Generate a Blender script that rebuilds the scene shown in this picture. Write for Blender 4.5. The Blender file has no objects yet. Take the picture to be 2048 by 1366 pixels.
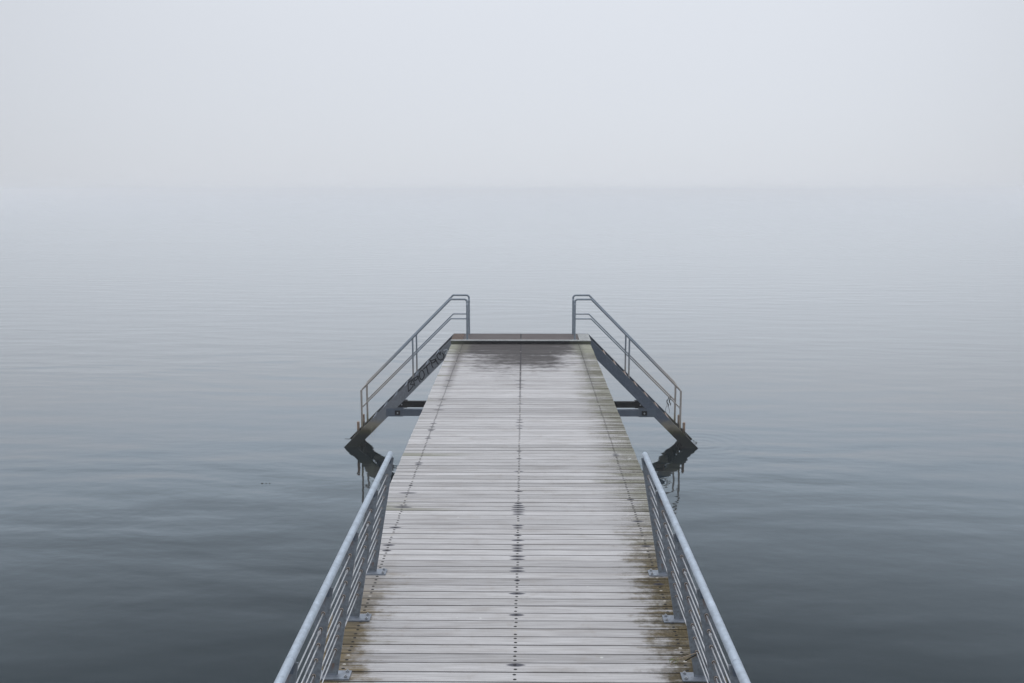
import bpy, math, random
from mathutils import Vector
random.seed(7)
R = math.radians
sc = bpy.context.scene
C = sc.collection

# ------------------------------------------------------------------ camera
cam_d = bpy.data.cameras.new("camera"); cam = bpy.data.objects.new("camera", cam_d); C.objects.link(cam)
cam_d.sensor_width = 36; cam_d.lens = 35.0; cam_d.clip_start = .1; cam_d.clip_end = 20000
cam.location = (.05, 0, 3.5)
SLOPE = math.atan(325 / 1991.1) - math.atan(303 / 1991.1)      # the pier rises very slightly seawards
cam.rotation_euler = (R(90) - math.atan(303 / 1991.1), 0, R(.653))
sc.camera = cam

# ------------------------------------------------------------------ overcast, foggy sky
W = bpy.data.worlds.new("World"); sc.world = W; W.use_nodes = True
SKY_STRENGTH = 1.0
SKY_H = (.605, .632, .682)      # radiance at the horizon
FOG_DENSITY = .0017
FOG_COL = (.95, .94, .945)
def build_world():
    nt = W.node_tree; nt.nodes.clear()
    N, L = nt.nodes, nt.links
    tc = N.new('ShaderNodeTexCoord'); sep = N.new('ShaderNodeSeparateXYZ'); L.new(tc.outputs['Generated'], sep.inputs[0])
    ramp = N.new('ShaderNodeMapRange'); ramp.inputs['From Min'].default_value = 0; ramp.inputs['From Max'].default_value = 1
    ramp.inputs['To Min'].default_value = 0; ramp.inputs['To Max'].default_value = 1
    L.new(sep.outputs['Z'], ramp.inputs['Value'])
    cr = N.new('ShaderNodeValToRGB'); L.new(ramp.outputs[0], cr.inputs[0])
    e = cr.color_ramp.elements
    e[0].position = 0; e[0].color = (*[c * .4 for c in SKY_H], 1)
    e[1].position = 1; e[1].color = (.4 * 1.85, .4 * 1.85, .4 * 1.90, 1)
    for p, m in ((.07, 1.045), (.18, 1.10), (.27, 1.30), (.47, 1.32), (.75, 2.5)):
        k = cr.color_ramp.elements.new(p); k.color = (*[c * .4 * m * q for c, q in zip(SKY_H, (.90, 1, 1.07) if p > .2 and p < .6 else (1, 1, 1))], 1)
    lat = N.new('ShaderNodeMapRange'); lat.interpolation_type = 'SMOOTHSTEP'      # the fog glows a little more seawards
    for q, v in (('From Min', .84), ('From Max', 1.0), ('To Min', .93), ('To Max', 1.09)): lat.inputs[q].default_value = v
    L.new(sep.outputs['Y'], lat.inputs['Value'])
    # soft uneven brightness in the fog cloud
    nz = N.new('ShaderNodeTexNoise'); nz.inputs['Scale'].default_value = 1.1; nz.inputs['Detail'].default_value = 1.5
    L.new(tc.outputs['Generated'], nz.inputs['Vector'])
    mr = N.new('ShaderNodeMapRange'); mr.inputs['To Min'].default_value = 2.5 * .95; mr.inputs['To Max'].default_value = 2.5 * 1.05
    mr.inputs['From Min'].default_value = .3; mr.inputs['From Max'].default_value = .7
    L.new(nz.outputs['Fac'], mr.inputs['Value'])
    vm = N.new('ShaderNodeVectorMath'); vm.operation = 'SCALE'; L.new(cr.outputs[0], vm.inputs[0]); mm = N.new('ShaderNodeMath'); mm.operation = 'MULTIPLY'; L.new(mr.outputs[0], mm.inputs[0]); L.new(lat.outputs[0], mm.inputs[1]); L.new(mm.outputs[0], vm.inputs['Scale'])
    bg = N.new('ShaderNodeBackground'); bg.inputs[1].default_value = SKY_STRENGTH; L.new(vm.outputs[0], bg.inputs[0])
    sky = N.new('ShaderNodeTexSky'); sky.sky_type = 'NISHITA'; sky.sun_disc = False
    sky.sun_elevation = R(62); sky.sun_rotation = R(200)
    b2 = N.new('ShaderNodeBackground'); b2.inputs[1].default_value = .004; L.new(sky.outputs[0], b2.inputs[0])
    ad = N.new('ShaderNodeAddShader'); L.new(bg.outputs[0], ad.inputs[0]); L.new(b2.outputs[0], ad.inputs[1])
    out = N.new('ShaderNodeOutputWorld'); L.new(ad.outputs[0], out.inputs[0])
build_world()

sd = bpy.data.lights.new("sun", 'SUN'); sd.energy = .5; sd.angle = R(50); sd.color = (1, .985, .96)
sun = bpy.data.objects.new("sun", sd); C.objects.link(sun); sun.rotation_euler = (R(-26), R(-8), 0)

sc.view_settings.view_transform = 'Standard'; sc.view_settings.look = 'None'
sc.view_settings.exposure = 0; sc.view_settings.gamma = 1

sc.cycles.volume_bounces = 2
WATER = -2.072
# how strongly the calm water mirrors at each facing (0 = straight down, 1 = grazing)
WATER_CURVE = [(0, .015), (.35, .03), (.531, .057), (.64, .145), (.751, .375), (.83, .57), (.904, .76), (1, 1)]

# ------------------------------------------------------------------ mesh helpers
class MB:
    def __init__(s): s.v = []; s.f = []; s.sm = []; s.uv = []; s.at = {}
    def add(s, vs, fs, smooth=False, uvs=None, **attrs):
        b = len(s.v); s.v += [tuple(p) for p in vs]
        for i, f in enumerate(fs):
            s.f.append([b + k for k in f]); s.sm.append(smooth)
            s.uv.append(uvs[i] if uvs else [(0, 0)] * len(f))
            for k in attrs: s.at.setdefault(k, []).append(attrs[k])
    def box(s, x0, x1, y0, y1, z0, z1):
        s.add([(x0, y0, z0), (x1, y0, z0), (x1, y1, z0), (x0, y1, z0), (x0, y0, z1), (x1, y0, z1), (x1, y1, z1), (x0, y1, z1)],
              [(0, 3, 2, 1), (4, 5, 6, 7), (0, 1, 5, 4), (1, 2, 6, 5), (2, 3, 7, 6), (3, 0, 4, 7)])
    def prism_y(s, poly, y0, y1):            # polygon in x-z, extruded along y
        n = len(poly)
        a = sum(poly[i][0] * poly[(i + 1) % n][1] - poly[(i + 1) % n][0] * poly[i][1] for i in range(n))
        if a < 0: poly = poly[::-1]
        vs = [(x, y0, z) for x, z in poly] + [(x, y1, z) for x, z in poly]
        fs = [tuple(range(n)), tuple(range(2 * n - 1, n - 1, -1))]
        fs += [(i, i + n, (i + 1) % n + n, (i + 1) % n) for i in range(n)]
        s.add(vs, fs)
    def tube(s, pts, r, n=16, caps=True):
        pts = [Vector(p) for p in pts]; rings = []
        t0 = (pts[1] - pts[0]).normalized()
        up = Vector((0, 1, 0)) if abs(t0.y) < .9 else Vector((0, 0, 1))
        for i, p in enumerate(pts):
            a = (pts[i] - pts[i - 1]).normalized() if i else t0
            b = (pts[i + 1] - pts[i]).normalized() if i < len(pts) - 1 else a
            t = (a + b).normalized(); m = 1 / max(.3, t.dot(b))
            u = (up - up.dot(t) * t).normalized(); w = t.cross(u)
            rings.append([p + r * (math.cos(q) * u + (m if abs((a - b).length) > 1e-4 else 1) * math.sin(q) * w)
                          for q in [2 * math.pi * k / n for k in range(n)]])
        vs = [q for rg in rings for q in rg]; fs = []
        for i in range(len(rings) - 1):
            for k in range(n):
                fs.append((i * n + k, i * n + (k + 1) % n, (i + 1) * n + (k + 1) % n, (i + 1) * n + k))
        s.add(vs, fs, True)
        if caps:
            s.add(rings[0], [tuple(range(n - 1, -1, -1))]); s.add(rings[-1], [tuple(range(n))])
    def build(s, name, mat, parent=None, bevel=0):
        me = bpy.data.meshes.new(name); me.from_pydata(s.v, [], s.f)
        me.polygons.foreach_set('use_smooth', s.sm)
        uv = me.uv_layers.new(name='UVMap'); i = 0
        for fuv in s.uv:
            for q in fuv: uv.data[i].uv = q; i += 1
        for k, vals in s.at.items():
            a = me.attributes.new(k, 'FLOAT', 'FACE'); a.data.foreach_set('value', vals)
        me.materials.append(mat); me.update()
        o = bpy.data.objects.new(name, me); C.objects.link(o)
        if parent: o.parent = parent
        if bevel:
            m = o.modifiers.new('b', 'BEVEL'); m.width = bevel; m.segments = 2; m.limit_method = 'ANGLE'
        return o
def thing(name, label, cat, loc=(0, 0, 0), group=None):
    o = bpy.data.objects.new(name, None); C.objects.link(o); o.location = loc
    tag(o, label, cat, group); return o
def tag(o, label=None, cat=None, group=None, kind=None):
    for k, v in (('label', label), ('category', cat), ('group', group), ('kind', kind)):
        if v: o[k] = v
    return o

# ------------------------------------------------------------------ node helper
class G:
    def __init__(s, name, rough=.5, metal=0, spec=.5):
        s.m = bpy.data.materials.new(name); s.m.use_nodes = True
        s.nt = s.m.node_tree; s.N = s.nt.nodes; s.b = s.N['Principled BSDF']
        s.b.inputs['Roughness'].default_value = rough; s.b.inputs['Metallic'].default_value = metal
        s.b.inputs['Specular IOR Level'].default_value = spec
        g = s.N.new('ShaderNodeNewGeometry'); sp = s.N.new('ShaderNodeSeparateXYZ'); s.lk(g.outputs['Position'], sp.inputs[0])
        s.P = g.outputs['Position']; s.X, s.Y, s.Z = sp.outputs[0], sp.outputs[1], sp.outputs[2]
    def lk(s, a, b): s.nt.links.new(a, b)
    def put(s, sock, v):
        if hasattr(v, 'is_linked') or isinstance(v, bpy.types.NodeSocket): s.lk(v, sock)
        elif isinstance(v, (tuple, list)) and len(v) == 3 and sock.type == 'RGBA': sock.default_value = (*v, 1)
        else: sock.default_value = v
    def M(s, op, a, b=0, c=0, clamp=False):
        n = s.N.new('ShaderNodeMath'); n.operation = op; n.use_clamp = clamp
        s.put(n.inputs[0], a); s.put(n.inputs[1], b); s.put(n.inputs[2], c); return n.outputs[0]
    def add(s, a, b): return s.M('ADD', a, b)
    def mul(s, a, b): return s.M('MULTIPLY', a, b)
    def ramp(s, v, a, b, lo=0, hi=1, smooth=True):
        n = s.N.new('ShaderNodeMapRange'); n.interpolation_type = 'SMOOTHSTEP' if smooth else 'LINEAR'
        s.put(n.inputs['Value'], v)
        for k, q in (('From Min', a), ('From Max', b), ('To Min', lo), ('To Max', hi)): n.inputs[k].default_value = q
        return n.outputs[0]
    def vec(s, x, y, z):
        n = s.N.new('ShaderNodeCombineXYZ'); s.put(n.inputs[0], x); s.put(n.inputs[1], y); s.put(n.inputs[2], z); return n.outputs[0]
    def noise(s, vec, scale=1, detail=2, rough=.5, dist=0):
        n = s.N.new('ShaderNodeTexNoise'); s.put(n.inputs['Vector'], vec)
        n.inputs['Scale'].default_value = scale; n.inputs['Detail'].default_value = detail
        n.inputs['Roughness'].default_value = rough; n.inputs['Distortion'].default_value = dist; return n.outputs['Fac']
    def mix(s, f, a, b):
        n = s.N.new('ShaderNodeMix'); n.data_type = 'RGBA'; s.put(n.inputs[0], f); s.put(n.inputs[6], a); s.put(n.inputs[7], b); return n.outputs[2]
    def attr(s, k):
        n = s.N.new('ShaderNodeAttribute'); n.attribute_name = k; return n.outputs['Fac']
    def bump(s, h, dist=1, strength=1):
        n = s.N.new('ShaderNodeBump'); n.inputs['Distance'].default_value = dist; n.inputs['Strength'].default_value = strength
        s.lk(h, n.inputs['Height']); s.lk(n.outputs[0], s.b.inputs['Normal'])
    def col(s, c): s.put(s.b.inputs['Base Color'], c)
    def rough(s, r): s.put(s.b.inputs['Roughness'], r)

# ------------------------------------------------------------------ materials
def mat_water():
    g = G('water')
    warp = g.noise(g.vec(g.mul(g.X, .05), g.mul(g.Y, .12), 0), 1, 2)
    y2 = g.add(g.Y, g.add(g.mul(warp, 2.2), g.mul(g.X, .06)))
    calm = g.ramp(g.noise(g.vec(g.mul(g.X, .03), g.mul(g.Y, .09), 3), 1, 2), .35, .65, .55, 1.35)
    # long low swell, short ripples and a faint capillary ruffle (heights in metres)
    n1 = g.noise(g.vec(g.mul(g.X, .36), g.mul(y2, .95), 0), 1, 1.0, .4)
    n2 = g.noise(g.vec(g.mul(g.X, 1.5), g.mul(y2, 2.6), 5), 1, 1.5, .5)
    n3 = g.noise(g.vec(g.mul(g.X, 5.5), g.mul(y2, 8.0), 9), 1, 1.5, .5)
    h = g.add(g.mul(n1, .023), g.add(g.mul(n2, .0040), g.mul(n3, .0008)))
    # rings spreading from the foot of the right-hand stairs
    dx = g.add(g.X, -4.0); dy = g.add(g.Y, -21.6)
    rr = g.M('SQRT', g.add(g.mul(dx, dx), g.mul(dy, dy)))
    ring = g.mul(g.M('SINE', g.mul(rr, 22)), g.mul(g.ramp(rr, .1, 2.3, .0008, 0), g.ramp(rr, .05, .3)))
    h = g.add(g.mul(h, calm), ring)
    g.bump(h, 1, 1)
    nrm = g.b.inputs['Normal'].links[0].from_socket
    df = g.N.new('ShaderNodeBsdfDiffuse'); df.inputs[0].default_value = (.0015, .0060, .0075, 1)
    gl = g.N.new('ShaderNodeBsdfGlossy'); gl.inputs['Roughness'].default_value = .03; gl.inputs[0].default_value = (.955, .98, .995, 1); g.lk(nrm, gl.inputs['Normal'])
    lw = g.N.new('ShaderNodeLayerWeight'); lw.inputs[0].default_value = .5; g.lk(nrm, lw.inputs['Normal'])
    fc = g.N.new('ShaderNodeFloatCurve'); cv = fc.mapping.curves[0]
    for i_, (a_, b_) in enumerate(WATER_CURVE):
        if i_ in (0, len(WATER_CURVE) - 1): cv.points[0 if i_ == 0 else -1].location = (a_, b_)
        else: cv.points.new(a_, b_)
    fc.mapping.update(); g.lk(lw.outputs['Facing'], fc.inputs['Value']); fr = fc.outputs[0]
    mx = g.N.new('ShaderNodeMixShader'); g.lk(fr, mx.inputs[0]); g.lk(df.outputs[0], mx.inputs[1]); g.lk(gl.outputs[0], mx.inputs[2])
    g.N.remove(g.b); g.lk(mx.outputs[0], g.N['Material Output'].inputs['Surface']); return g.m

def mat_galv(name, col, rough=.45, metal=.35, dark=.78, grime=True, rust=False):
    g = G(name, rough, metal)
    n = g.noise(g.P, 38, 3, .6); n2 = g.noise(g.P, 6, 4, .6)
    c = g.mix(g.ramp(n, .35, .65), tuple(k * dark for k in col), col)
    c = g.mix(g.ramp(n2, .56, .74, 0, .55), c, tuple(k * 1.5 for k in col))
    blotch = g.noise(g.P, 14, 5, .7); c = g.mix(g.ramp(blotch, .46, .60, 0, .42), c, tuple(k * .55 for k in col))
    sp = g.N.new('ShaderNodeTexVoronoi'); sp.inputs['Scale'].default_value = 75; g.lk(g.P, sp.inputs['Vector'])
    sg_ = g.N.new('ShaderNodeSeparateColor'); g.lk(sp.outputs['Color'], sg_.inputs[0]); c = g.mix(g.mul(sg_.outputs[0], .28 if rust else .10), c, tuple(min(1, k * 1.7) for k in col))
    if rust:
        oc = g.N.new('ShaderNodeTexCoord'); os_ = g.N.new('ShaderNodeSeparateXYZ'); g.lk(oc.outputs['Object'], os_.inputs[0]); oz = os_.outputs[2]
        ax = g.M('ABSOLUTE', g.add(g.M('ABSOLUTE', g.X), g.M('MULTIPLY_ADD', oz, .1743, -1.3136)))
        fz = g.M('FRACT', g.M('DIVIDE', g.add(oz, -.203 + .101), .101))
        m_ = g.mul(g.mul(g.ramp(ax, .016, .004), g.ramp(fz, .25, .92)), g.ramp(g.noise(g.vec(g.mul(g.X, 9), g.mul(g.Y, 2), g.mul(g.Z, 5)), 1, 2), .42, .62))
        c = g.mix(g.mul(m_, .7), c, (.14, .075, .045))
    if grime:
        st = g.noise(g.vec(g.mul(g.X, 30), g.mul(g.Y, 30), g.mul(g.Z, 3)), 1, 3)
        c = g.mix(g.ramp(st, .55, .78, 0, .45), c, (.07, .06, .05))
    g.col(c); g.rough(g.ramp(n, .3, .7, rough - .08, rough + .12)); g.bump(n, .0006)
    return g.m

def mat_marine(name, col, metal=.3, rail=False):
    # galvanised steel that turns to brown rust film and black-green weed towards the water line
    g = G(name, .5, metal, .25)
    n = g.noise(g.P, 30, 3, .6); n2 = g.noise(g.P, 7, 4, .6)
    c = g.mix(g.ramp(n, .35, .65), tuple(k * .78 for k in col), col)
    c = g.mix(g.ramp(n2, .55, .75, 0, .4), c, tuple(min(.6, k * 1.45) for k in col))
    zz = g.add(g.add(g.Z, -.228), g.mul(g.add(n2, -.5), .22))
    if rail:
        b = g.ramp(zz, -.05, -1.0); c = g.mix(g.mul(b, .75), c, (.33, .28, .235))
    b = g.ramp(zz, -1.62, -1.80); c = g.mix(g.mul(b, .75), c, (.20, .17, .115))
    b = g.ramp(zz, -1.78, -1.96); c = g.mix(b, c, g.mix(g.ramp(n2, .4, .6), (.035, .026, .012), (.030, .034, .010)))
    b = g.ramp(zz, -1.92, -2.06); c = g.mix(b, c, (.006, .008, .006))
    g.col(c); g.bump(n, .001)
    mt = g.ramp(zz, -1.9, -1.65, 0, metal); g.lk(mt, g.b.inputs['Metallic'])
    return g.m

def mat_plain(name, col, rough=.6, metal=0, var=.3, sc_=25):
    g = G(name, rough, metal, .08 if max(col) < .08 else .4)
    n = g.noise(g.P, sc_, 3, .6)
    g.col(g.mix(n, tuple(k * (1 - var) for k in col), tuple(k * (1 + var) for k in col))); g.bump(n, .001)
    return g.m

def mat_deck(platform=False):
    g = G('weathered_decking' if not platform else 'wet_decking', .7, 0, .04)
    uv = g.N.new('ShaderNodeUVMap'); us = g.N.new('ShaderNodeSeparateXYZ'); g.lk(uv.outputs[0], us.inputs[0])
    V = us.outputs[1]
    rnd, tone = g.attr('rnd'), g.attr('tone')
    xo = g.add(g.X, g.mul(rnd, 37))
    grain = g.noise(g.vec(g.mul(xo, 2.2), g.mul(g.Y, 85), g.mul(rnd, 11)), 1, 4, .62)
    blot = g.noise(g.vec(g.mul(xo, 1.3), g.mul(g.Y, 9), g.mul(rnd, 5)), 1, 3, .6)
    fine = g.noise(g.P, 60, 3, .7)
    broad = g.noise(g.P, .9, 3, .6)
    c = g.mix(g.ramp(grain, .30, .70), (.300, .289, .286), (.432, .420, .420))
    c = g.mix(g.ramp(blot, .48, .78, 0, .42), c, (.190, .170, .155))
    c = g.mix(g.ramp(fine, .60, .8, 0, .25), c, (.20, .185, .17))
    t = g.N.new('ShaderNodeVectorMath'); t.operation = 'SCALE'; g.lk(c, t.inputs[0]); g.lk(tone, t.inputs['Scale']); c = t.outputs[0]
    speck = g.noise(g.P, 140, 2, .6); c = g.mix(g.ramp(speck, .62, .72, 0, .35), c, (.16, .145, .13))
    patchy = g.noise(g.P, 5.5, 5, .72)
    c = g.mix(g.ramp(patchy, .52, .75, 0, .35), c, (.25, .225, .20))
    crack = g.noise(g.vec(g.mul(xo, 3.5), g.mul(g.Y, 190), g.mul(rnd, 7)), 1, 2, .5)
    c = g.mix(g.mul(g.ramp(crack, .70, .76), .5), c, (.09, .08, .075))
    streak = g.noise(g.vec(g.mul(xo, .9), g.mul(g.Y, 22), g.mul(rnd, 3)), 1, 4, .68)
    if not platform:
        # --- green-grey algae growing in from the edges
        gl, gr = g.attr('greenl'), g.attr('greenr')
        eR = g.ramp(g.X, .55, 1.5, 0, 1, False); eL = g.ramp(g.X, -.62, -1.5, 0, 1, False)
        far = g.ramp(g.Y, 9, 18, .75, 1)
        aR = g.M('MULTIPLY', g.ramp(g.add(g.add(g.mul(eR, .95), g.mul(patchy, .75)), g.add(g.mul(streak, .8), g.mul(gr, .38))), 1.35, 1.95), g.ramp(g.X, .45, 1.05), clamp=True)
        aL = g.M('MULTIPLY', g.ramp(g.add(g.mul(eL, .35), g.add(g.mul(streak, .9), g.mul(gl, .62))), .92, 1.30), g.ramp(g.X, -.35, -.95), clamp=True)
        green = g.mix(broad, (.095, .090, .048), (.175, .180, .120))
        c = g.mix(g.mul(aR, .66), c, green); c = g.mix(g.mul(aL, .6), c, green)
        # --- dark dirt specks at the right edge
        dk = g.mul(g.ramp(g.X, .80, 1.40), g.ramp(g.add(streak, g.mul(fine, .5)), .64, .88))
        c = g.mix(g.mul(dk, .75), c, (.055, .048, .032))
        # --- brown tannin and rust film under the near railings
        nearL = g.mul(g.ramp(g.Y, 9.2, 7.4), g.ramp(g.add(g.X, g.add(g.mul(g.add(streak, -.5), -.8), g.mul(g.add(patchy, -.5), -.8))), -.98, -1.30))
        nearR = g.mul(g.ramp(g.Y, 10.4, 8.2), g.ramp(g.add(g.X, g.add(g.mul(g.add(streak, -.5), .8), g.mul(g.add(patchy, -.5), .9))), .93, 1.27))
        br = g.mix(g.ramp(blot, .35, .65), (.070, .052, .024), (.140, .104, .050))
        br = g.mix(g.ramp(broad, .56, .66, 0, .6), br, (.23, .125, .022))
        c = g.mix(g.mul(nearL, .88), c, br); c = g.mix(g.mul(nearR, .92), c, g.mix(g.ramp(fine, .35, .65, .15, .75), br, (.030, .025, .014)))
        # --- wet dark patch in front of the raised end
        ty = g.ramp(g.Y, 16.9, 21.1, 0, 1, False)
        ax = g.M('ABSOLUTE', g.add(g.X, .12))
        w1 = g.add(g.mul(g.M('POWER', ty, .8), 1.55), g.mul(g.M('POWER', ax, 2.2), -.42))
        w1 = g.add(w1, g.mul(g.add(streak, -.5), 1.9)); w1 = g.add(w1, g.mul(g.add(broad, -.5), 1.3)); w1 = g.add(w1, g.mul(g.add(patchy, -.5), 1.0))
        w1 = g.add(w1, g.mul(g.add(rnd, -.5), .22))
        wetm = g.mul(g.ramp(w1, .28, 1.0), g.ramp(g.Y, 16.8, 18.8))
        wc = g.mix(g.ramp(grain, .3, .7), (.016, .014, .013), (.080, .070, .068))
        c = g.mix(g.mul(wetm, .95), c, wc)
        pale = g.mul(g.ramp(g.M('ABSOLUTE', g.X), 1.0, 1.3), g.ramp(g.Y, 19.5, 20.6)); c = g.mix(g.mul(pale, .45), c, (.33, .33, .25))
        drop = g.ramp(g.noise(g.vec(g.mul(g.X, 9), g.mul(g.Y, 9), 1), 1, 1), .795, .81); c = g.mix(g.mul(drop, .7), c, (.5, .5, .48))
        # --- stains bleeding from the screws, lens shaped along the grain
        def lens(x0, wa, v0, h):
            w = g.attr(wa)
            q = g.M('DIVIDE', g.add(g.X, -x0), g.M('MAXIMUM', w, .001)); p = g.M('DIVIDE', g.add(V, -v0), h)
            d = g.add(g.mul(q, q), g.M('ABSOLUTE', p))
            d = g.add(d, g.mul(g.add(grain, -.5), .55))
            return g.mul(g.ramp(d, 1.12, .60), g.M('GREATER_THAN', w, .004))
        st = lens(0, 'ca', -.034, .026)
        for a in (lens(0, 'cb', .034, .026), lens(-1.25, 'la', -.034, .026), lens(-1.25, 'lb', .034, .026),
                  lens(1.24, 'ra', -.034, .026), lens(1.24, 'rb', .034, .026)):
            st = g.M('MAXIMUM', st, a)
        c = g.mix(g.mul(st, .9), c, (.035, .035, .048))
        # --- dirt line along the screw rows at the far end
        sx = g.M('ABSOLUTE', g.X); seam = g.mul(g.ramp(sx, .024, .006), g.ramp(g.Y, 14.5, 18.5)); c = g.mix(g.mul(seam, .8), c, (.06, .055, .06))
        sl = g.M('ABSOLUTE', g.add(g.X, g.mul(g.add(streak, -.5), .16))) if False else g.M('ABSOLUTE', g.add(g.X, 1.25))
        sl = g.add(sl, g.mul(g.add(streak, -.5), .25))
        sml = g.mul(g.ramp(sl, .14, .02), g.ramp(g.Y, 14.5, 19.2)); c = g.mix(g.mul(sml, .55), c, (.065, .055, .052))
        sr = g.add(g.M('ABSOLUTE', g.add(g.X, -1.24)), g.mul(g.add(streak, -.5), .2))
        smr = g.mul(g.ramp(sr, .10, .01), g.ramp(g.Y, 15, 19.5)); c = g.mix(g.mul(smr, .45), c, (.075, .075, .06))
        g.rough(g.M('SUBTRACT', .75, g.add(g.mul(wetm, .10), g.mul(st, .12))))
        g.bump(g.add(grain, g.mul(fine, .3)), .0022)
    else:
        c = g.mix(.93, c, g.mix(g.ramp(grain, .3, .7), (.038, .031, .029), (.105, .088, .084)))
        c = g.mix(g.ramp(streak, .55, .7, 0, .45), c, (.17, .125, .118))
        dr = g.ramp(g.noise(g.vec(g.mul(g.X, 7), g.mul(g.Y, 12), 2), 1, 2), .735, .755); c = g.mix(dr, c, (.55, .56, .53))
        c = g.mix(g.ramp(g.M('ABSOLUTE', g.X), .02, .004), c, (.03, .03, .03))
        g.rough(.65); g.bump(grain, .0015)
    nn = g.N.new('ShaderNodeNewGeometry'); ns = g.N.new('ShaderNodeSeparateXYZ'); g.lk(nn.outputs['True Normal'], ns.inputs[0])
    c = g.mix(g.mul(g.ramp(g.M('ABSOLUTE', ns.outputs[1]), .8, .95), .85), c, (.018, .014, .012))       # shade of the gaps painted on the plank sides, with joint grime
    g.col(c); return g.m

M_water = mat_water()
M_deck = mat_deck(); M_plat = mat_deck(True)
M_post = mat_galv('galvanised_post', (.150, .168, .190), .5, .20, .66, True, True)
M_rail = mat_galv('galvanised_handrail', (.330, .375, .430), .42, .25, .86, False)
M_rod = mat_galv('stainless_rod', (.42, .42, .43), .38, .35, .85, False)
M_plate = mat_galv('galvanised_plate', (.200, .220, .255), .45, .25)
M_nut = mat_plain('rusty_nut', (.34, .285, .25), .55, .2, .5, 60)
M_bush = mat_plain('hole_bush', (.045, .035, .030), .6, .1, .5, 80)
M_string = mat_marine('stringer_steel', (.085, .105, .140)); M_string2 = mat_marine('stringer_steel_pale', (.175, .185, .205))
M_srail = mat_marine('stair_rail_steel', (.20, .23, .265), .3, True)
M_tread = mat_plain('rusty_grating', (.21, .155, .125), .7, .1, .5, 12)
M_beam = mat_plain('beam_steel', (.075, .095, .125), .5, .3, .25, 9)
M_beamd = mat_plain('dark_beam', (.010, .010, .012), .6, .1, .4, 9)
M_bolt = mat_plain('bolt_steel', (.30, .31, .33), .4, .5, .3, 60)
M_screw = mat_plain('screw_hole', (.018, .016, .016), .6, 0, .5, 60)
M_brown = mat_plain('old_brown_pipe', (.20, .135, .095), .7, 0, .35, 20)
M_dark = mat_plain('dark_timber', (.030, .028, .022), .65, 0, .5, 9)
g = G('black_wet_fascia', .7, 0, .04); nz = g.noise(g.P, 5, 4, .6)
g.col(g.mix(g.ramp(g.add(g.M('ABSOLUTE', g.X), g.mul(nz, .5)), 1.2, 1.75), (.007, .007, .008), (.075, .078, .055))); M_fascia = g.m
M_nose = mat_galv('nosing_steel', (.62, .62, .60), .5, .1, .7)
M_paint = mat_plain('black_marker', (.012, .012, .014), .55, 0, .3, 40)
M_pale = mat_plain('pale_marker', (.36, .38, .40), .6, 0, .2, 40)
M_weed = mat_plain('sea_weed', (.022, .020, .014), .7, 0, .5, 30)
M_twig = mat_plain('dry_twig', (.23, .18, .13), .8, 0, .4, 40)
M_moss = mat_plain('moss_tuft', (.12, .15, .04), .9, 0, .4, 60)
M_hole = mat_plain('painted_glint_screw', (.34, .31, .27), .4, .2, .3, 60)  # glint of some screws put into a pale base colour

# ------------------------------------------------------------------ water
w = MB(); w.add([(-1900, -60, WATER), (1900, -60, WATER), (1900, 3200, WATER), (-1900, 3200, WATER)], [(0, 1, 2, 3)])
tag(w.build('water', M_water), kind='structure')

# ------------------------------------------------------------------ pier
pier = thing('pier', 'long grey weathered timber pier with a raised dark end, running out over calm water', 'pier', (0, 0, 0))
PITCH = .1412; Y0 = 6.541
centre = [(11.63, .066), (10.881, .058), (10.442, .051), (10.373, .068), (10.311, .084), (10.229, .087), (10.158, .075), (10.084, .079),
          (9.744, .072), (9.674, .055), (9.464, .047), (9.313, .073), (9.187, .072), (9.104, .063), (9.035, .056), (8.893, .085), (8.827, .08),
          (8.62, .071), (8.547, .082), (8.328, .03), (8.06, .082), (7.625, .075), (6.792, .08),
          (14.25, .055), (14.1, .07), (13.95, .075), (13.8, .05), (12.2, .045), (12.6, .04), (15.3, .06), (15.9, .05), (16.6, .08), (16.9, .10), (17.2, .12), (5.6, .06), (4.2, .06)]
left = [(14.062, .058), (13.862, .046), (13.7, .07), (13.62, .05), (13.307, .033), (13.221, .055), (12.0, .06), (11.94, .05), (11.109, .03),
        (10.83, .12), (10.41, .05), (10.34, .12), (9.716, .07), (9.2, .07), (9.05, .05), (16.7, .09), (15.6, .08), (15.2, .07), (14.9, .1), (17.2, .08)]
right = [(9.9, .07), (10.6, .05), (8.3, .06), (12.4, .05), (13.6, .04), (9.2, .06)]
def hits(lst, yc, v0):
    ws = [ww for y, ww in lst if abs(y - (yc + v0)) < .0355]
    return max(ws) if ws else 0
deck = MB(); sh = MB(); shg = MB()
def plank(mb, x0, x1, y0, y1, zt, zb, at):
    c = .003; yc = (y0 + y1) / 2
    prof = [(y0, zb), (y0, zt - c), (y0 + c, zt), (y1 - c, zt), (y1, zt - c), (y1, zb)]; n = 6
    vs = [(x0, y, z) for y, z in prof] + [(x1, y, z) for y, z in prof]
    fs = [(i, i + n, (i + 1) % n + n, (i + 1) % n) for i in range(n)] + [tuple(range(n)), tuple(range(2 * n - 1, n - 1, -1))]
    uvs = [[(vs[k][0], vs[k][1] - yc) for k in f] for f in fs]
    mb.add(vs, fs, False, uvs, **at)
kmin = int((0 - Y0) / PITCH); k = kmin; n_end = 102
gl_spec = {41: 1.0, 42: .35, 26: .8, 27: .5, 10: .3, 5: .5, 4: .6, 35: .3, 55: .4, 63: .4, 64: .4, 72: .5, 78: .7, 84: .7, 88: .8, 92: .7, 96: .8, 100: 1}
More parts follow.
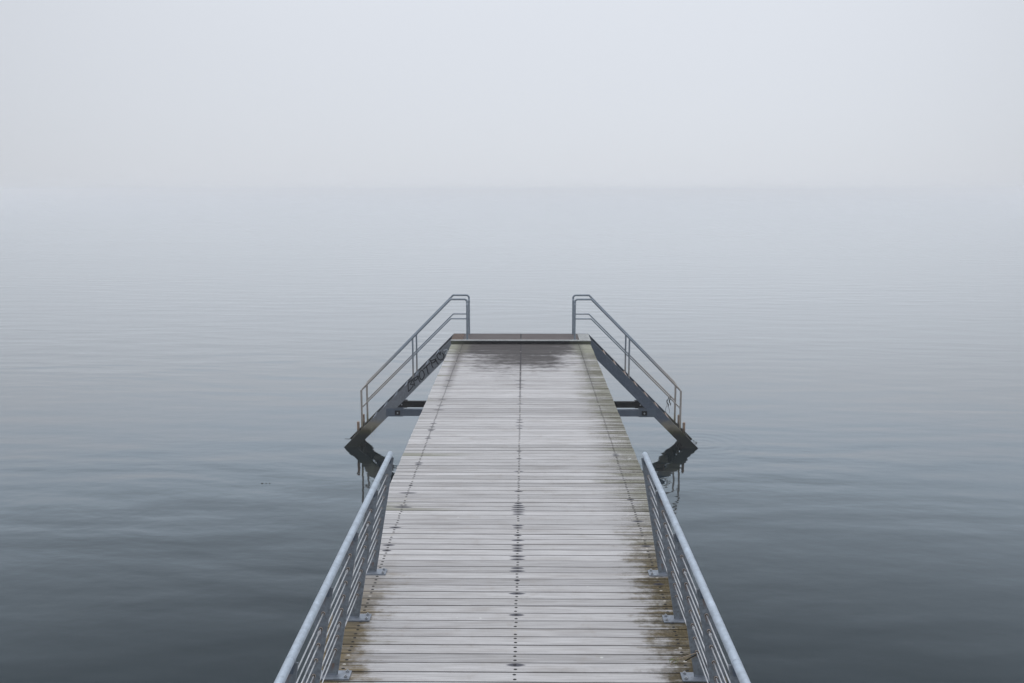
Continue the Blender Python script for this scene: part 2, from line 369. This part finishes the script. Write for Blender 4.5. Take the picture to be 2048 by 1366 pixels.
while k <= n_end:
    y0 = Y0 + k * PITCH; y1 = y0 + PITCH
    gap = .0058 * random.choice((.6, .8, 1, 1.1, 1.2, 1.5))
    if k in (54, 53): gap = .004
    a0, a1 = y0 + gap, y1 - (.009 if k == 53 else gap)
    zt = random.uniform(-.0012, .0012); yc = (a0 + a1) / 2
    at = dict(rnd=random.random(), tone=random.choice([.84, .90, .95, 1, 1.0, 1.04, 1.08, 1.12]) * random.uniform(.96, 1.04),
              ca=hits(centre, yc, -.034), cb=hits(centre, yc, .034), la=hits(left, yc, -.034), lb=hits(left, yc, .034),
              ra=hits(right, yc, -.034), rb=hits(right, yc, .034),
              greenl=gl_spec.get(k, random.uniform(0, .28)), greenr=random.random() ** 1.3)
    xe = 1.497 + random.uniform(-.004, .004), 1.497 + random.uniform(-.004, .004)
    plank(deck, -xe[0], xe[1], a0, a1, zt, -.032, at)
    for x0 in (-1.25, 0, 1.24):
        for v in (-.034, .034):
            cx = x0 + random.uniform(-.004, .004) + (-.006 if x0 == 0 and yc < 8 else 0); cy = yc + v + random.uniform(-.003, .003)
            r = .0135; z = zt + .0012; q = 14
            tgt = shg if random.random() < (.16 if abs(x0) > .5 and yc < 8.5 else .03) else sh
            tgt.add([(cx + r * math.cos(6.2832 * i / q), cy + r * .8 * math.sin(6.2832 * i / q), z - .0012) for i in range(q)] +
                    [(cx + .8 * r * math.cos(6.2832 * i / q), cy + .64 * r * math.sin(6.2832 * i / q), z + .0006) for i in range(q)],
                    [tuple(range(q, 2 * q))] + [(i, (i + 1) % q, (i + 1) % q + q, i + q) for i in range(q)])
    k += 1
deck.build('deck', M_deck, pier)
tag(sh.build('screw', M_screw, pier), 'rows of dark sunken screw heads in the planks', kind='stuff')
tag(shg.build('bright_screw', M_hole, pier), 'scattered screw heads coloured pale for a painted glint', kind='stuff')

PY0, PY1, PZ = 21.10, 21.99, .089
pf = MB(); n = 6; wd = (PY1 - PY0 - .02) / n
for i in range(n):
    for xa, xb in ((-1.255, -.003), (.003, 1.255)):
        plank(pf, xa, xb, PY0 + .016 + i * wd + .002, PY0 + .016 + (i + 1) * wd - .002, PZ + random.uniform(-.001, .001), PZ - .03,
              dict(rnd=random.random(), tone=random.uniform(.9, 1.1)))
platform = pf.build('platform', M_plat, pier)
fa = MB(); fa.box(-1.5, 1.5, PY0 + .002, PY0 + .012, -.05, PZ - .021); fa.build('fascia', M_fascia, pier)
no = MB(); no.box(-1.505, 1.505, PY0 - .006, PY0 + .014, PZ - .020, PZ + .004); no.build('nosing', M_nose, pier, .002)
no = MB(); no.box(-1.505, 1.505, PY1 - .012, PY1 + .004, PZ - .10, PZ + .003); no.build('nosing', M_post, pier, .002)
for sg in (-1, 1):
    gm = MB()
    xa, xb = 1.262, 1.5
    for i in range(9):
        x = xa + .006 + i * (xb - xa - .012) / 8
        gm.box(sg * x - .0022, sg * x + .0022, PY0 + .016, PY1 - .014, PZ - .03, PZ)
    for i in range(30):
        y = PY0 + .03 + i * .0287
        gm.box(min(sg * xa, sg * xb), max(sg * xa, sg * xb), y - .002, y + .002, PZ - .022, PZ - .001)
    tag(gm.build('landing_grating', M_nose if sg > 0 else M_tread, pier), 'pale zigzag steel grating' if sg > 0 else 'dark rusty steel grating')
    e = MB(); e.box(sg * 1.36 - .05, sg * 1.36 + .05, 0, 21.09, -.232, -.222); e.box(sg * 1.36 - .05, sg * 1.36 + .05, 0, 21.09, -.045, -.035)
    e.box(sg * 1.36 - .004, sg * 1.36 + .004, 0, 21.09, -.222, -.045); e.build('edge_beam', M_beam, pier)
    e = MB(); e.box(sg * 1.45 - .03, sg * 1.45 + .03, PY0 + .02, PY1 - .02, -.12, PZ - .032); e.build('side_beam', M_beam, pier)
e = MB(); e.box(-.05, .05, 0, 21.08, -.2, -.033); e.build('centre_beam', M_dark, pier)
for y in (3.0, 9.0, 15.0, 20.6):
    e = MB(); e.box(-1.3, 1.3, y - .06, y + .06, -.40, -.235); e.build('cross_head', M_beamd, pier)
    for sg in (-1, 1):
        p = MB(); p.tube([(sg * 1.0, y, -3.0), (sg * 1.0, y, -.402)], .11, 20); p.build('pile', M_string, pier)
for sg in (-1, 1):
    p = MB(); p.tube([(sg * 1.0, 21.6, -3.0), (sg * 1.0, 21.6, .03)], .10, 20); p.build('pile', M_string, pier)
# horizontal beams that carry the stair flights
for y, mt, z0, z1 in ((21.10, M_beam, -1.592, -1.445), (21.86, M_beamd, -1.575, -1.44)):
    b = MB(); b.box(-2.62, 2.62, y, y + .10, z0, z1); bo = b.build('stair_beam', mt, pier, .004)
    for sg in (-1, 1):
        s_ = MB(); xa, xb = sorted((sg * 2.56, sg * 2.93))
        s_.box(xa, xb, y - .012, y + .112, z0 - .008, z0 + .004); s_.box(xa, xb, y - .012, y + .112, z1 - .004, z1 + .024)
        s_.box(xa, xb, y - .012, y + .112, z0 + .004, z1 - .004)
        so = s_.build('sleeve', mt, bo)
        s2 = MB(); cx = sg * 2.68
        s2.box(cx - .06, cx + .06, y - .020, y - .0125, z0 + .025, z1 - .02); s2.build('recess_shade', M_beamd, bo)  # near-black plate paints the dark of a square recess in the sleeve
        s3 = MB(); s3.tube([(cx, y - .030, (z0 + z1) / 2), (cx, y - .0205, (z0 + z1) / 2)], .018, 8); s3.build('bolt', M_bolt, bo)

# ------------------------------------------------------------------ stairs at the end of the pier
def strip(pts, wd, y):
    mb = MB()
    for (xa, za), (xb, zb) in zip(pts, pts[1:]):
        d = Vector((xb - xa, zb - za)); l = d.length
        if l < 1e-5: continue
        d /= l; nx, nz = -d.y * wd / 2, d.x * wd / 2; ex, ez = d.x * wd * .35, d.y * wd * .35
        mb.prism_y([(xa - ex + nx, za - ez + nz), (xb + ex + nx, zb + ez + nz), (xb + ex - nx, zb + ez - nz), (xa - ex - nx, za - ez - nz)], y - .0015, y)
        y -= .00013
    return mb
GRAF = [[(-2.444, -.861), (-2.436, -1.047)], [(-2.444, -.861), (-2.331, -.764), (-2.393, -.893), (-2.326, -.885), (-2.343, -.942), (-2.436, -1.047)],
        [(-2.298, -.913), (-2.317, -.82), (-2.295, -.74)], [(-2.32, -.76), (-2.22, -.7), (-2.237, -.764), (-2.289, -.808)], [(-2.22, -.7), (-2.205, -.788), (-2.182, -.837)],
        [(-2.154, -.579), (-2.187, -.627), (-2.192, -.708), (-2.17, -.772), (-2.134, -.78), (-2.098, -.732), (-2.085, -.675), (-2.1, -.611), (-2.131, -.579), (-2.154, -.579)],
        [(-2.103, -.551), (-1.959, -.418)], [(-2.038, -.478), (-2.002, -.651)],
        [(-1.954, -.362), (-1.927, -.402), (-1.92, -.466), (-1.893, -.519)], [(-1.954, -.37), (-1.879, -.346), (-1.827, -.322), (-1.864, -.394), (-1.911, -.418)],
        [(-1.872, -.402), (-1.824, -.362), (-1.805, -.41), (-1.781, -.438)],
        [(-1.77, -.19), (-1.802, -.226), (-1.807, -.274), (-1.776, -.33), (-1.725, -.354), (-1.682, -.33), (-1.657, -.274), (-1.664, -.226), (-1.695, -.194)],
        [(-1.766, -.19), (-1.739, -.238), (-1.731, -.174)]]
SL = 1.009
def stairs(sg, label):
    t = thing('staircase', label, 'staircase', (0, 0, 0), 'bathing stairs at the end of the pier')
    zt = lambda x: .085 - SL * (x - 1.507)
    D = .292
    for y0, inner in ((21.10, 1), (21.97, -1)):
        mb = MB()
        ya, yb = (y0, y0 + .008) if inner > 0 else (y0 - .008, y0)
        x1 = 4.05
        mb.prism_y([(sg * 1.507, zt(1.507)), (sg * x1, zt(x1)), (sg * x1, zt(x1) - D), (sg * 1.507, zt(1.507) - D)], ya, yb)
        # flanges, standing 2 mm proud of the web
        fa_, fb_ = (y0 - .002, y0 + .06) if inner > 0 else (y0 - .06, y0 + .002)
        th = .014
        for off in (0.002, -(D - th) - .002):
            mb.prism_y([(sg * 1.507, zt(1.507) + off), (sg * x1, zt(x1) + off), (sg * x1, zt(x1) + off - th), (sg * 1.507, zt(1.507) + off - th)], fa_, fb_)
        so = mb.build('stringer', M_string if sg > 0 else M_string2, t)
        if sg < 0 and inner > 0:
            gmb = MB(); yy = y0 - .0005
            for st in GRAF:
                q = strip(st, .021, yy); gmb.add(q.v, q.f); yy -= .0007
            tag(gmb.build('graffiti', M_paint, so), 'black hand-written capitals BROTRO')
            q = strip([(-1.66, -.14), (-1.60, -.12), (-1.57, -.15), (-1.62, -.20), (-1.60, -.225)], .022, y0 - .0005); q.build('faded_scrawl', M_pale, so)
    i = 1
    while True:
        x = 1.5 + .235 * i; z = zt(x) - .125
        if z < -2.6: break
        mb = MB(); xa, xb = sg * (x - .10), sg * (x + .10)
        xa, xb = min(xa, xb), max(xa, xb)
        for j in range(6):
            xx = xa + .004 + j * (xb - xa - .008) / 5
            mb.box(xx - .0025, xx + .0025, 21.118, 21.952, z - .03, z)
        for j in range(26):
            y = 21.135 + j * .032
            mb.box(xa, xb, y - .002, y + .002, z - .024, z - .001)
        nx = xb if sg > 0 else xa
        mb.box(nx - .012, nx + .012, 21.112, 21.958, z - .045, z + .004)
        mb.build('tread', (M_tread if sg > 0 else M_beam) if z > -1.85 else M_weed, t); i += 1
    ztop = lambda x: .96 - 1.015 * (x - 1.507)
    zmid = lambda x: .54 - 1.0 * (x - 1.507)
    for y in (21.16, 21.93):
        xp = 1.155; r = .06
        arc = [(xp + r - r * math.cos(a), .96 - r + r * math.sin(a)) for a in [R(15 * k_) for k_ in range(7)]]
        pts = [(xp, PZ)] + arc + [(1.507, .96), (3.455, ztop(3.455))]
        mb = MB(); mb.tube([(sg * x, y, z) for x, z in pts], .021, 16); hr = mb.build('handrail', M_srail, t)
        fl = MB(); fl.box(sg * xp - .045, sg * xp + .045, y - .035, y + .035, PZ, PZ + .008); fl.build('foot_plate', M_post, hr)
        cl = MB(); cl.tube([(sg * xp, y, .955 - .115), (sg * xp, y, .955 - .075)], .0235, 16); cl.build('joint_sleeve', M_rail, hr)
        mb = MB(); mb.tube([(sg * (xp + .02), y, .54), (sg * 1.507, y, .54), (sg * 3.45, y, zmid(3.45))], .014, 12); mb.build('mid_rail', M_srail, t)
        for x in (2.335, 3.47):
            mb = MB(); top = ztop(x) - (.018 if x < 3 else -.004)
            if x < 3: mb.tube([(sg * x, y, zt(x) - .02), (sg * x, y, top)], .0185, 14)
            else:
                mb.box(sg * x - .020, sg * x + .020, y - .012, y + .012, zt(x) - .03, top)
            mb.build('post', M_srail, t)
        mb = MB(); mb.tube([(sg * 3.56, y + (.03 if y < 21.5 else -.03), -2.75), (sg * 3.56, y + (.03 if y < 21.5 else -.03), -1.745)], .03, 16)
        mb.build('stub_post', M_stub, t)
    return t
g = G('stub', .7); nz = g.noise(g.P, 14, 4, .65); zz = g.add(g.add(g.Z, -.228), g.mul(nz, .12))
cc = g.mix(nz, (.12, .075, .05), (.30, .21, .15)); g.col(g.mix(g.ramp(zz, -1.80, -1.92), cc, (.020, .018, .010))); g.bump(nz, .004); M_stub = g.m
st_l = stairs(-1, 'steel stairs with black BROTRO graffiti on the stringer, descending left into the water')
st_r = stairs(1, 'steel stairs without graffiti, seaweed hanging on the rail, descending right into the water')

def squiggle(pts, r, n=6):
    mb = MB(); mb.tube(pts, r, n); return mb
wd_ = thing('seaweed', 'dark dried seaweed caught on the lower rail of the stairs without graffiti', 'seaweed', (3.3, 21.9, -1.4))
for (dx, dz, ln) in ((0, .10, .26), (.03, .04, .34), (-.03, .0, .42), (.05, .08, .2)):
    pts = [(dx + .02 * math.sin(9 * q), random.uniform(-.02, .02), dz - ln * q) for q in [i_ / 7 for i_ in range(8)]]
    squiggle(pts, .009 if ln < .3 else .004).build('strand', M_weed, wd_)
hw = thing('weed_strands', 'thin weed strands dangling under the graffitied stringer just above the water', 'seaweed', (-3.22, 21.1, -1.90))
for dx, ln in ((0, .16), (-.05, .2), (.04, .09)):
    squiggle([(dx + .012 * math.sin(7 * q), 0, -ln * q) for q in [i_ / 6 for i_ in range(7)]], .0025).build('strand', M_twig, hw)
fw = MB()
for s0 in range(4):
    x, y = 3.86 + .02 * s0, 21.83 - .05 * s0; pts = []
    for i in range(9):
        pts.append((x, y, WATER + .002)); x += random.uniform(-.018, .022); y += random.uniform(-.06, .03)
    fw.tube(pts, .0032, 6)
tag(fw.build('floating_weed', M_weed), 'tangle of dark weed floating off the foot of the stairs without graffiti', 'seaweed')
fw = MB(); fw.tube([(-3.99, 21.92, WATER + .002), (-3.90, 21.9, WATER + .003), (-3.83, 21.95, WATER + .003)], .003, 6)
tag(fw.build('floating_stalk', M_weed), 'thin dark stalk floating off the foot of the graffitied stairs', 'seaweed')
def leaf(x, y, s, label, group=None):
    mb = MB(); n_ = 9
    mb.add([(s * math.cos(6.283 * i / n_) * (1 + .3 * math.sin(3 * i)), 1.6 * s * math.sin(6.283 * i / n_), .004) for i in range(n_)] + [(0, 0, .012)],
           [(i, (i + 1) % n_, n_) for i in range(n_)])
    o = mb.build('floating_leaf', M_weed); o.location = (x, y, WATER); tag(o, label, 'leaf', group or 'bits floating on the water')
leaf(-4.958, 18.437, .020, 'leftmost of three small dark leaves floating in a row on the open water')
leaf(-4.882, 18.441, .012, 'middle one of three small dark leaves floating in a row on the open water')
leaf(-4.815, 18.441, .014, 'rightmost of three small dark leaves floating in a row on the open water')
leaf(-3.816, 21.719, .013, 'tiny dark leaf floating beside the foot of the graffitied stairs')
leaf(-3.244, 19.137, .013, 'tiny dark leaf floating in front of the reflection of the graffitied stairs')

# ------------------------------------------------------------------ cable railings along the pier
HZ = [.203 + .101 * i for i in range(8)]
def cx(z): return 1.311 - .156 * (z - .015) / .895
def railing(sg, label):
    t = thing('railing', label, 'railing', (sg * 1.14, 0, 0), 'cable railings along the pier edges')
    ox = sg * 1.14
    X = lambda x: sg * x - ox
    # one post with its parts, then copies
    p = MB()
    inner = lambda z: 1.270 - .168 * z; outer = lambda z: 1.385 - .205 * z
    p.prism_y([(X(outer(.013)), .013), (X(inner(.013)), .013), (X(inner(1.074)), 1.074), (X(outer(1.074)), 1.074)], -.006, .006)
    post = p.build('post', M_post, t, .0015)
    q = MB(); q.prism_y([(X(1.145), 1.025), (X(1.112), 1.025), (X(1.108), 1.083), (X(1.148), 1.083)], -.03, .03)
    subs = [q.build('saddle', M_beam, post, .002)]
    q = MB(); xa, xb = sorted((X(1.178), X(1.40))); q.box(xa, xb, -.062, .062, .001, .013); subs.append(q.build('base_plate', M_plate, post, .002))
    for yy in (-.038, .038):
        q = MB(); q.tube([(X(1.205), yy, .0135), (X(1.205), yy, .025)], .013, 6); q.tube([(X(1.205), yy, .025), (X(1.205), yy, .032)], .006, 8)
        subs.append(q.build('bolt', M_bolt, post))
    q = MB(); q.box(*sorted((X(1.275), X(1.37))), -.010, .010, .013, .021); subs.append(q.build('weld', M_plate, post))
    for z in HZ:
        q = MB(); q.tube([(X(cx(z)), -.0105, z), (X(cx(z)), .0105, z)], .0125, 12); subs.append(q.build('bushing', M_nut, post))
        q = MB(); q.tube([(X(cx(z)), -.0135, z), (X(cx(z)), -.0108, z)], .0088, 10); subs.append(q.build('nut', M_bush, post))
    ys = [8.50 - .945 * i for i in range(7)]
    post.location = (0, ys[0], 0)
    for y in ys[1:]:
        c = post.copy(); C.objects.link(c); c.parent = t; c.location = (0, y, 0)
        for s_ in subs:
            d = s_.copy(); C.objects.link(d); d.parent = c
    h = MB(); y0 = ys[-1] - .5
    h.tube([(X(1.127), y0, 1.095), (X(1.127), 4.0, 1.095), (X(1.127), 8.545, 1.095)], .0242, 28)
    # domed end cap
    for i in range(5):
        a, b = R(18 * i), R(18 * (i + 1))
        r0, r1 = .0242 * math.cos(a), max(.0242 * math.cos(b), .0006); ya, yb = 8.545 + .014 * math.sin(a), 8.545 + .014 * math.sin(b)
        ring = lambda r, y: [(X(1.127) + r * math.cos(6.2832 * k_ / 28), y, 1.095 + r * math.sin(6.2832 * k_ / 28)) for k_ in range(28)]
        h.add(ring(r0, ya) + ring(r1, yb), [(k_, k_ + 28, (k_ + 1) % 28 + 28, (k_ + 1) % 28) for k_ in range(28)], True)
    ho = h.build('handrail', M_rail, t)
    q = MB(); q.tube([(X(1.127), 4.69, 1.095), (X(1.127), 4.70, 1.095)], .0252, 28); q.build('weld_seam', M_rail, ho)
    for z in HZ:
        q = MB(); q.tube([(X(cx(z)), y0 + .4, z), (X(cx(z)), 8.53, z)], .0042, 10); ro = q.build('rod', M_rod, t)
        q = MB(); q.tube([(X(cx(z)), 8.506, z), (X(cx(z)), 8.524, z)], .0095, 6); q.tube([(X(cx(z)), 8.475, z), (X(cx(z)), 8.486, z)], .0095, 6)
        q.build('end_nut', M_bolt, ro)
        if z in (HZ[6], HZ[2]):
            for yp in (7.555, 6.61, 5.665):
                q = MB(); q.tube([(X(cx(z)), yp - .075, z), (X(cx(z)), yp - .05, z)], .0095, 10); q.build('ferrule', M_rod, ro)
    return t
railing(-1, 'galvanised cable railing with clean post holes on the left edge of the pier')
railing(1, 'right galvanised cable railing of the pier, a mossy twig stuck in one post')

tw = thing('twig', 'dry mossy twig stuck in the bottom hole of a right-hand railing post', 'twig', (cx(HZ[0]), 6.59, HZ[0]))
m = MB(); m.tube([(.02, 0, .004), (-.05, -.01, -.012), (-.11, -.02, -.03), (-.165, -.02, -.048), (-.19, -.03, -.075)], .0035, 8); m.build('stem', M_twig, tw)
m = MB(); m.tube([(.01, -.01, .0), (-.03, -.015, -.022), (-.085, -.02, -.052)], .005, 8); m.build('side_stem', M_weed, tw)
m = MB(); m.tube([(0, -.012, -.012), (-.05, -.02, -.04)], .0025, 8); m.build('side_stem', M_twig, tw)
m = MB()
for i in range(46):
    a, b = random.uniform(-.03, .03), random.uniform(-.02, .02); L_ = random.uniform(.008, .02)
    p0 = Vector((-.165 + a, -.02 + random.uniform(-.015, .015), -.05 + b)); d1 = Vector((random.uniform(-1, 1), random.uniform(-1, 1), random.uniform(-.6, 1))).normalized() * L_
    d2 = d1.cross(Vector((.3, .5, .8))).normalized() * .0035
    m.add([p0 - d2, p0 + d2, p0 + d1], [(0, 1, 2)])
m.build('moss', M_moss, tw)

# ------------------------------------------------------------------ the pier, its stairs and railings follow the slope of the pier
for o in [o for o in bpy.data.objects if o.parent is None and o.name.split('.')[0] in ('pier', 'staircase', 'railing', 'seaweed', 'weed_strands', 'twig')]:
    v = o.location - Vector((0, 0, 3.5)); c_, s_ = math.cos(SLOPE), math.sin(SLOPE)
    o.location = (v.x, v.y * c_ - v.z * s_, v.y * s_ + v.z * c_ + 3.5); o.rotation_euler.x = SLOPE

# ------------------------------------------------------------------ haze
hz = MB(); hz.box(-2000, 2000, -100, 3300, WATER - 1.0, 5.0)
hm = bpy.data.materials.new('haze'); hm.use_nodes = True; nt = hm.node_tree
nt.nodes.remove(nt.nodes['Principled BSDF'])
pv = nt.nodes.new('ShaderNodeVolumePrincipled'); pv.inputs['Density'].default_value = FOG_DENSITY
pv.inputs['Color'].default_value = (*FOG_COL, 1); pv.inputs['Anisotropy'].default_value = .0
nt.links.new(pv.outputs[0], nt.nodes['Material Output'].inputs['Volume'])
tag(hz.build('haze', hm), kind='stuff')
